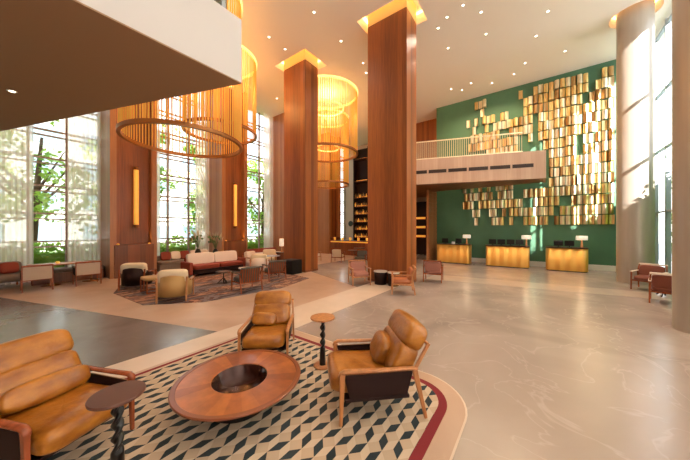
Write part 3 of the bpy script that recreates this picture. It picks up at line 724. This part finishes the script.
wood_armchair(-7.35,4.75,face(-1,.12),'slat back wooden armchair with dark top rail seen from behind','dark_fab','frame_red','slat back armchairs on the brushed rug','dark_fab',9,.68,.74).location.z = .01
wood_armchair(-8.1,6.4,face(-.9,.25),'dark slat back armchair turned away next to the black planter','dark_fab','frame_red','slat back armchairs on the brushed rug','dark_fab',9,.66,.72).location.z = .01
def small_table(x, y, r, h, label, top, base, drum=False, name='round_table'):
    t = thing(name, label, 'table', (x,y,.008))
    MB().lathe([(0,h-.03),(r,h-.03),(r,h),(0,h)], 32, smooth=False).obj('table_top', top, t)
    if drum: MB().lathe([(0,0),(r*.86,0),(r*.92,h-.03),(0,h-.03)], 32).obj('drum', base, t)
    else:
        MB().lathe([(.02,.02),(.02,h-.03)], 12).obj('stem', base, t)
        for k in range(3):
            a = 2*pi*k/3; MB().bar((0,0,.2),(r*.75*cos(a),r*.75*sin(a),.01),.025).obj('leg', base, t)
    return t
small_table(-9.0,4.9,.26,.42,'small dark tripod table between the red sofa and the slat chair','blacktop','black_metal')
small_table(-8.75,5.55,.2,.5,'tiny marble topped table beside the slat back armchair','marble','black_metal')
small_table(-10.3,8.0,.40,.66,'round blue grey topped table by the square column','bluegrey','bronze')
small_table(-8.9,7.05,.2,.36,'low pale topped table in front of the dark slat armchair','marble','black_metal')
barrel_chair(-11.7,8.9,face(.6,-.6),'cream tub chair behind the blue grey table','cream','orange_fab','frame_wood','tub chairs round the blue grey table')
barrel_chair(-11.35,7.75,face(.9,.3),'white upholstered tub chair at the end of the red sofa','white_fab','white_fab','frame_wood','tub chairs round the blue grey table')
barrel_chair(-10.0,7.1,face(-.7,.6),'cream low armchair in front of the blue grey table','cream','white_fab','frame_wood','tub chairs round the blue grey table')
t = thing('window_sofa', 'low red backed sofa under the third garden window', 'sofa', (-13.7,10.1,0), face(1,0))
MB().box(-1.2,1.2,-.35,.4,.05,.36).obj('base', 'grey_fab', t, .02); MB().cushion(2.35,.68,.16,TR(0,-.02,.42),.2,12).obj('seat_cushion', 'white_fab', t)
MB().box(-1.2,1.2,.36,.46,.3,.74).obj('backrest', 'red_fab', t, .03)
# lamp on cabinet
t = thing('lamp_cabinet', 'small dark cabinet carrying the table lamp near the square column', 'cabinet', (-11.6,9.7,0))
MB().box(-.25,.25,-.2,.2,.02,.62).obj('body', 'wood_dark', t, .01)
MB().box(-.27,.27,-.22,.22,.62,.65).obj('top', 'blacktop', t)
MB().box(.25,.262,-.18,.18,.06,.58).obj('door', 'wood_dark', t)
def table_lamp(x, y, z, label, sw, sh, bh, box=True, grp=None):
    t = thing('table_lamp', label, 'lamp', (x,y,z), 0, grp)
    MB().lathe([(0,0),(.07,0),(.07,.015),(.045,.03),(.018,bh),(0,bh)], 20).obj('base', 'frame_wood', t)
    n = 28
    MB().lathe([(sw*.5,bh-.02),(sw*.48,bh-.02+sh),(sw*.46,bh-.02+sh),(sw*.48,bh-.02)], n, sy=.6 if box else 1).obj('lamp_shade', 'shade', t)
    MB().lathe([(0,bh+.03),(.03,bh+.05),(.03,bh+.1),(0,bh+.12)], 12).obj('bulb', 'led', t)
    light('POINT', 'lamp_glow', (x,y,z+bh+sh+.05), 12, (1,.75,.45), shadow_soft_size=.06)
table_lamp(-11.6,9.7,.65,'cream shaded table lamp on the dark cabinet by the square column',.24,.42,.36,False)
# planter
t = thing('planter_box', 'black square planter box at the foot of the lounge column', 'planter', (-8.70,7.82,0), .0)
MB().box(-.36,.36,-.3,.3,0,.6).obj('box', 'matte_black', t, .02); MB().box(-.3,.3,-.27,.27,.60,.61).obj('soil', 'line', t)

# seats at the central column
ag = 'wooden armchairs round the central column'
wood_armchair(-5.02,7.66,face(.75,-.65),'rose brown armchair left of the two drum tables at the central column','pink_fab','frame_wood',ag)
wood_armchair(-3.3,7.38,face(-.85,-.45),'orange leather armchair right of the drum tables at the central column','orange_fab','frame_wood',ag)
wood_armchair(-3.1,9.75,face(-.2,.98),'brown armchair seen from behind, beyond the orange one','pink_fab','frame_red',ag)
small_table(-4.42,8.1,.24,.46,'dark drum table with pale round top beside the rose brown armchair','marble','dark_leather',True,'drum_table')
small_table(-3.93,8.12,.21,.46,'dark drum table with pale round top beside the orange armchair','marble','dark_leather',True,'drum_table')

# seats toward the bar
bg = 'chairs in the bar lounge'
wood_armchair(-9.5,12.2,face(-.3,.9),'pale backed armchair beyond the lounge column, facing the bar','cream','frame_red',bg,None,0,.62,.82)
wood_armchair(-10.9,11.6,face(.9,-.1),'pale armchair with red seat half hidden by the lounge column','white_fab','frame_wood',bg)
wood_armchair(-7.7,11.9,face(.3,-.9),'dark armchair just left of the central column in the bar lounge','dark_fab','frame_red',bg)
wood_armchair(-8.1,13.9,face(.3,-.9),'cream armchair by the bar counter behind the dark table','cream','frame_red',bg)
small_table(-8.55,12.5,.38,.72,'dark round cafe table left of the central column','blacktop','black_metal')
small_table(-9.3,14.2,.38,.72,'dark round cafe table close to the bar counter','blacktop','black_metal')
# bar
t = thing('bar_counter', 'long dark wood bar counter with glowing amber edge', 'bar', (-10.65,16.2,0))
MB().box(-2.4,2.4,-.35,.35,.0,1.05).obj('body', 'wood_dark', t, .01); MB().box(-2.45,2.45,-.45,.42,1.05,1.1).obj('counter_top', 'blacktop', t, .01)
MB().box(-2.4,2.4,-.39,-.36,.96,1.04).obj('light_strip', 'amber', t)
for k in range(6):
    o = tag(MB().lathe([(0,0),(.07,0),(.09,.22),(.0,.22)], 16).obj('bar_lamp', 'amber'), 'small glowing amber lamp on the bar counter', 'lamp', 'amber lamps on the bar counter'); o.location = (-12.95+.75*k,16.2,1.1)
t = thing('back_bar', 'tall dark shelving behind the bar with amber lit shelves', 'shelf', (-11.2,19.85,0))
MB().box(-2.3,2.3,.2,.32,0,9.3).obj('back_panel', 'dark_leather', t)
for x in (-2.3,-.8,.8,2.3): MB().box(x-.05,x+.05,-.2,.2,0,9.3).obj('upright', 'dark_leather', t)
zs = [1.2,1.9,2.6,3.3,4.0,4.8,6.3,8.3]
for z in zs:
    MB().box(-2.25,2.25,-.18,.2,z,z+.04).obj('shelf_board', 'wood_dark', t)
    MB().box(-2.25,2.25,.17,.195,z+.05,z+.16).obj('light_strip', 'amber', t)
for zi, z in enumerate(zs[:6]):
    for k in range(9):
        r = random.uniform(.035,.05); h = random.uniform(.28,.4)
        o = tag(MB().lathe([(0,0),(r,0),(r,h*.6),(r*.35,h*.75),(r*.35,h),(0,h)], 10).obj('bottle', 'amber' if (k+zi) % 4 == 0 else 'ochre'), 'small bottle on the amber lit shelves behind the bar', 'bottle', 'bottles on the back bar shelves')  # some bottles glow: the shelf light on them is put into the material
        o.location = (-13.4+.17*k,19.78,z+.04)
o = tag(MB().lathe([(0,0),(.26,0),(.26,.05),(0,.05)], 36, smooth=False).obj('round_sign', 'black'), 'round black disc sign on the beige wall beside the bar shelves', 'sign'); o.location = (-14.2,20.19,2.5); o.rotation_euler = (radians(90),0,0)
t = thing('display_cabinet', 'dark cabinet with amber glow in the passage under the balcony', 'cabinet', (-7.1,19.7,0))
MB().box(-1.6,1.8,.1,.4,0,4.1).obj('body', 'dark_leather', t)
for z in (1.3,2.0,2.7): MB().box(-1.5,.2,-.02,.1,z,z+.05).obj('shelf_board', 'wood_dark', t); MB().box(-1.5,.2,.06,.09,z+.05,z+.2).obj('light_strip', 'amber', t)

# ------------------------------------------------------------------ reception desks
def desk(x0, x1, label, mons, lx):
    y0, y1 = 15.55, 16.25; cx = (x0+x1)/2; hw = (x1-x0)/2
    t = thing('reception_desk', label, 'desk', (cx,y0,0), 0, 'gold fluted reception desks')
    P = rounded(-hw,hw,0,y1-y0,.14,(1,1,1,1),6); Q = []
    n = len(P)
    # fluted skin
    per = []
    for i in range(n):
        a = Vector((*P[i],0)); b = Vector((*P[(i+1)%n],0)); L_ = (b-a).length; k = max(1,int(L_/.03))
        for q in range(k): per.append(a+(b-a)*q/k)
    s = 0; out = []
    for i, p in enumerate(per):
        nrm = (per[(i+1)%len(per)]-per[i-1]).normalized(); nrm = Vector((nrm.y,-nrm.x,0))
        s += (per[i]-per[i-1]).length; out.append(p+nrm*.012*sin(s*2*pi/.37)+nrm*.003*sin(s*2*pi/.09))
    m = MB(); nn = len(out); m.add([(p.x,p.y,.04) for p in out]+[(p.x,p.y,1.06) for p in out], [(i,(i+1)%nn,nn+(i+1)%nn,nn+i) for i in range(nn)]+[tuple(range(nn,2*nn))], 0, True)
    m.obj('fluted_front', 'gold_desk', t)
    MB().prism(rounded(-hw-.02,hw+.02,-.02,y1-y0+.02,.15,(1,1,1,1),6), 1.06, 1.10).obj('counter_top', 'blacktop', t)
    MB().prism(rounded(-hw+.02,hw-.02,.02,y1-y0-.02,.12,(1,1,1,1),6), 0, .05).obj('plinth', 'black', t)
    for mx, w in mons:
        c = thing('computer_monitor', 'black computer monitor %s' % w, 'monitor', (mx,y0+.3,1.10), random.uniform(-.12,.12), 'monitors on the reception desks')
        MB().box(-.17,.17,-.012,.012,.06,.31).obj('screen', 'screen', c, .004); MB().box(-.02,.02,.0,.03,.0,.14).obj('stand', 'black', c); MB().box(-.09,.09,-.05,.08,0,.012).obj('foot', 'black', c)
    table_lamp(lx, y0+.45, 1.10, 'table lamp with oval cream shade on the '+label.split(' desk')[0].replace('gold','golden')+' desk', .42, .19, .36, True, 'cream shaded lamps on the reception desks')
desk(-4.78,-2.98,'gold reception desk beside the slatted wood wall',[(-4.35,'alone at the left of the first reception desk'),(-3.6,'near the lamp of the first reception desk')],-3.2)
desk(-2.2,-.3,'gold reception desk standing in the middle of the three',[(-1.9,'outermost left on the middle reception desk'),(-1.5,'second from left on the middle reception desk'),(-1.08,'third from left on the middle reception desk'),(-.7,'next to the lamp on the middle reception desk')],-.42)
desk(.36,1.84,'gold reception desk nearest the taupe column',[(.82,'left one of the pair on the desk nearest the taupe column'),(1.22,'right one of the pair on the desk nearest the taupe column')],1.66)
o = tag(MB().box(-.09,.09,-.01,.01,0,.13).obj('desk_card', 'paper'), 'small pale card holder on the first reception desk', 'card'); o.location = (-3.85,15.7,1.101)

# seats at the right glazing
wg = 'wooden armchairs by the right glazing'
wood_armchair(2.85,12.3,face(-.45,-.9),'red brown armchair with pale arm pads between the taupe columns','russet','frame_red',wg,'white_fab')
wood_armchair(2.75,10.4,face(.25,.96),'red brown armchair half hidden by the near taupe column','russet','frame_red',wg,'white_fab')
small_table(2.95,11.4,.3,.58,'round pale topped table between the two armchairs by the glazing','marble','black_metal')

# ------------------------------------------------------------------ outside
struct('ground_garden', MB().box(-60,-15.15,-30,50,-.3,-.06), 'ground')
struct('ground_street', MB().box(4.25,40,-40,60,-.3,-.06), 'paving')
def tree(x, y, h, cr, label, leaf='leaf', dense=900, low=.22, gname='garden trees outside the left windows'):
    t = thing('garden_tree', label, 'tree', (x,y,-.06), 0, gname)
    m = MB(); top = Vector((random.uniform(-.4,.4),random.uniform(-.4,.4),h*.62))
    m.tube([(0,0,0),(top.x*.4+.1,top.y*.4,h*.25),(top.x*.7,top.y*.7,h*.45),top], [.17,.14,.10,.05], 9)
    for k in range(6):
        a = random.random()*2*pi; z = h*random.uniform(.28,.55); l = cr*random.uniform(.5,.9)
        m.tube([(top.x*z/h,top.y*z/h,z),(l*.5*cos(a),l*.5*sin(a),z+h*.1),(l*cos(a),l*sin(a),z+h*.22)], [.07,.05,.02], 6)
    m.obj('trunk', 'bark', t)
    m = MB(); blobs = [(random.gauss(0,cr*.45),random.gauss(0,cr*.45),random.uniform(h*low,h*.98),random.uniform(.5,.95)*cr*.5) for _ in range(22)]
    for k in range(dense):
        bx,by,bz,br = random.choice(blobs); d = Vector((random.gauss(0,1),random.gauss(0,1),random.gauss(0,.8))).normalized()*br*random.uniform(.6,1.05)
        c = Vector((bx,by,bz))+d; s = random.uniform(.09,.18); u = Vector((random.gauss(0,1),random.gauss(0,1),random.gauss(0,.6))).normalized(); v = u.orthogonal().normalized(); v.rotate(Matrix.Rotation(random.random()*6,3,u))
        m.add([c-u*s,c-v*s*.6,c+u*s,c+v*s*.6], [(0,1,2,3)])
    m.obj('foliage', leaf, t)
tl = ['leafy tree straight outside the long table window','slim tree outside the long table window, to its left','pale green tree farther out past the table window','tree outside the window behind the red sofa','pale tree farther out behind the red sofa window','tree outside the third garden window','pale tree beyond the third garden window','tree outside the window beyond the column','tree far along the garden by the bar']
for k, (x,y,h,cr,lf) in enumerate([(-18.5,1.0,10,2.1,'leaf'),(-20,-4.6,9,1.8,'leaf_pale'),(-25,-.5,12,2.2,'leaf_pale'),(-20,5.0,9.5,1.7,'leaf'),(-26.5,6.3,12,2.2,'leaf_pale'),(-19.0,9.6,9.5,1.6,'leaf'),(-25.5,12.5,12,2.6,'leaf_pale'),(-19.5,14.0,9,1.8,'leaf'),(-19.5,19.0,9,1.9,'leaf')]):
    tree(x,y,h,cr,tl[k],lf,1900)
M['far_wall'] = mat('pale_facade', (.55,.54,.52), .8); M['far_glass'] = mat('facade_glass', (.22,.30,.36), .15)
def building(x0, x1, y0, y1, h, label, face_x):
    t = thing('apartment_building', label, 'building', (0,0,-.06))
    MB().box(x0,x1,y0,y1,0,h).obj('wall', 'far_wall', t)
    ny = int((y1-y0)/3.2); nz = int(h/3)
    for i in range(ny):
        for j in range(nz):
            ya = y0+.6+i*(y1-y0)/ny; z = .9+3*j
            MB().box(face_x-.08,face_x+.08,ya,ya+1.9,z,z+1.6).obj('window', 'far_glass', t)
building(-46,-36,-12,8,13,'pale building far behind the garden trees, left of the gap',-36)
building(-48,-38,11,34,16,'pale taller building far behind the garden trees toward the bar',-38)
building(14,22,15,44,12,'pale building across the street outside the right glazing',14)
for k, (y0, y1) in enumerate(((-3,3.4),(3.6,8.2),(8.4,13),(13.2,20))):
    m = MB()
    for q in range(int((y1-y0)*420)):
        c = Vector((random.uniform(-17.6,-16.5),random.uniform(y0,y1),0)); hh = 1.35+.45*noise.noise(c*.8); c.z = random.uniform(.0,hh)
        s = random.uniform(.07,.14); u = Vector((random.gauss(0,1),random.gauss(0,1),random.gauss(0,.7))).normalized(); v = u.orthogonal().normalized(); v.rotate(Matrix.Rotation(random.random()*6,3,u))
        m.add([c-u*s,c-v*s*.6,c+u*s,c+v*s*.6], [(0,1,2,3)])
    m.box(-17.45,-16.65,y0,y1,-.06,.9)
    tag(m.obj('hedge', 'leaf'), 'leafy green hedge outside '+['the long table window','the window behind the red sofa','the third garden window','the windows near the bar'][k], 'hedge')
m = MB()  # hedge added as a sun blocker for the lower glazing
for q in range(3600):
    c = Vector((random.uniform(4.7,5.6),random.uniform(8.5,18),0)); c.z = random.uniform(0,4.9+.4*noise.noise(c*.9))
    s_ = random.uniform(.08,.15); u = Vector((random.gauss(0,1),random.gauss(0,1),random.gauss(0,.7))).normalized(); v = u.orthogonal().normalized(); v.rotate(Matrix.Rotation(random.random()*6,3,u))
    m.add([c-u*s_,c-v*s_*.6,c+u*s_,c+v*s_*.6], [(0,1,2,3)])
m.box(4.85,5.45,8.6,17.9,-.06,4.5)
tag(m.obj('hedge','leaf'), 'tall hedge added outside the right glazing to block low sun', 'hedge')
for k, (x,y,h,cr) in enumerate([(8.3,7.2,9,1.5),(9.5,17.5,10,2.0),(8.0,1.5,7.5,1.5),(10.2,24,11,2.2)]):
    tree(x,y,h,cr,'street tree outside the right glazing '+['beside the near armchairs','beyond the taupe column','near the camera','farthest down the street'][k],'leaf_pale',700,gname='street trees outside the right glazing')

# ------------------------------------------------------------------ light, world, camera
w = bpy.data.worlds.new('World'); SC.world = w; w.use_nodes = True; nt = w.node_tree; N = nt.nodes.new; L = nt.links.new
bg_ = nt.nodes['Background']; tc = N('ShaderNodeTexCoord'); sp = N('ShaderNodeSeparateXYZ'); L(tc.outputs['Generated'], sp.inputs[0])
rp = N('ShaderNodeValToRGB'); rp.color_ramp.elements[0].position = .0; rp.color_ramp.elements[0].color = (.95,.96,.93,1)
rp.color_ramp.elements[1].position = .8; rp.color_ramp.elements[1].color = (.62,.80,1,1); L(sp.outputs[2], rp.inputs[0]); L(rp.outputs[0], bg_.inputs[0])
bg_.inputs[1].default_value = 10
s = light('SUN', 'sun', (0,0,20), 58, (1,.95,.90), angle=radians(.6))
s.rotation_euler = Vector((-.5,.75,-.4)).to_track_quat('-Z','Y').to_euler()

cam = bpy.data.cameras.new('camera'); co = bpy.data.objects.new('camera', cam); COL.objects.link(co)
cam.sensor_width = 36; cam.lens = 36*F/690; cam.clip_start = .05; cam.clip_end = 300
co.location = (0,0,EYE); co.rotation_euler = (radians(90),0,radians(36.4))
SC.camera = co
SC.view_settings.view_transform = 'Standard'; SC.view_settings.look = 'None'; SC.view_settings.gamma = 1; SC.view_settings.use_curve_mapping = False
SC.view_settings.exposure = -1.3
SC.cycles.max_bounces = 8; SC.cycles.diffuse_bounces = 5; SC.cycles.transparent_max_bounces = 24; SC.cycles.use_denoising = True
SC.cycles.sample_clamp_indirect = 8
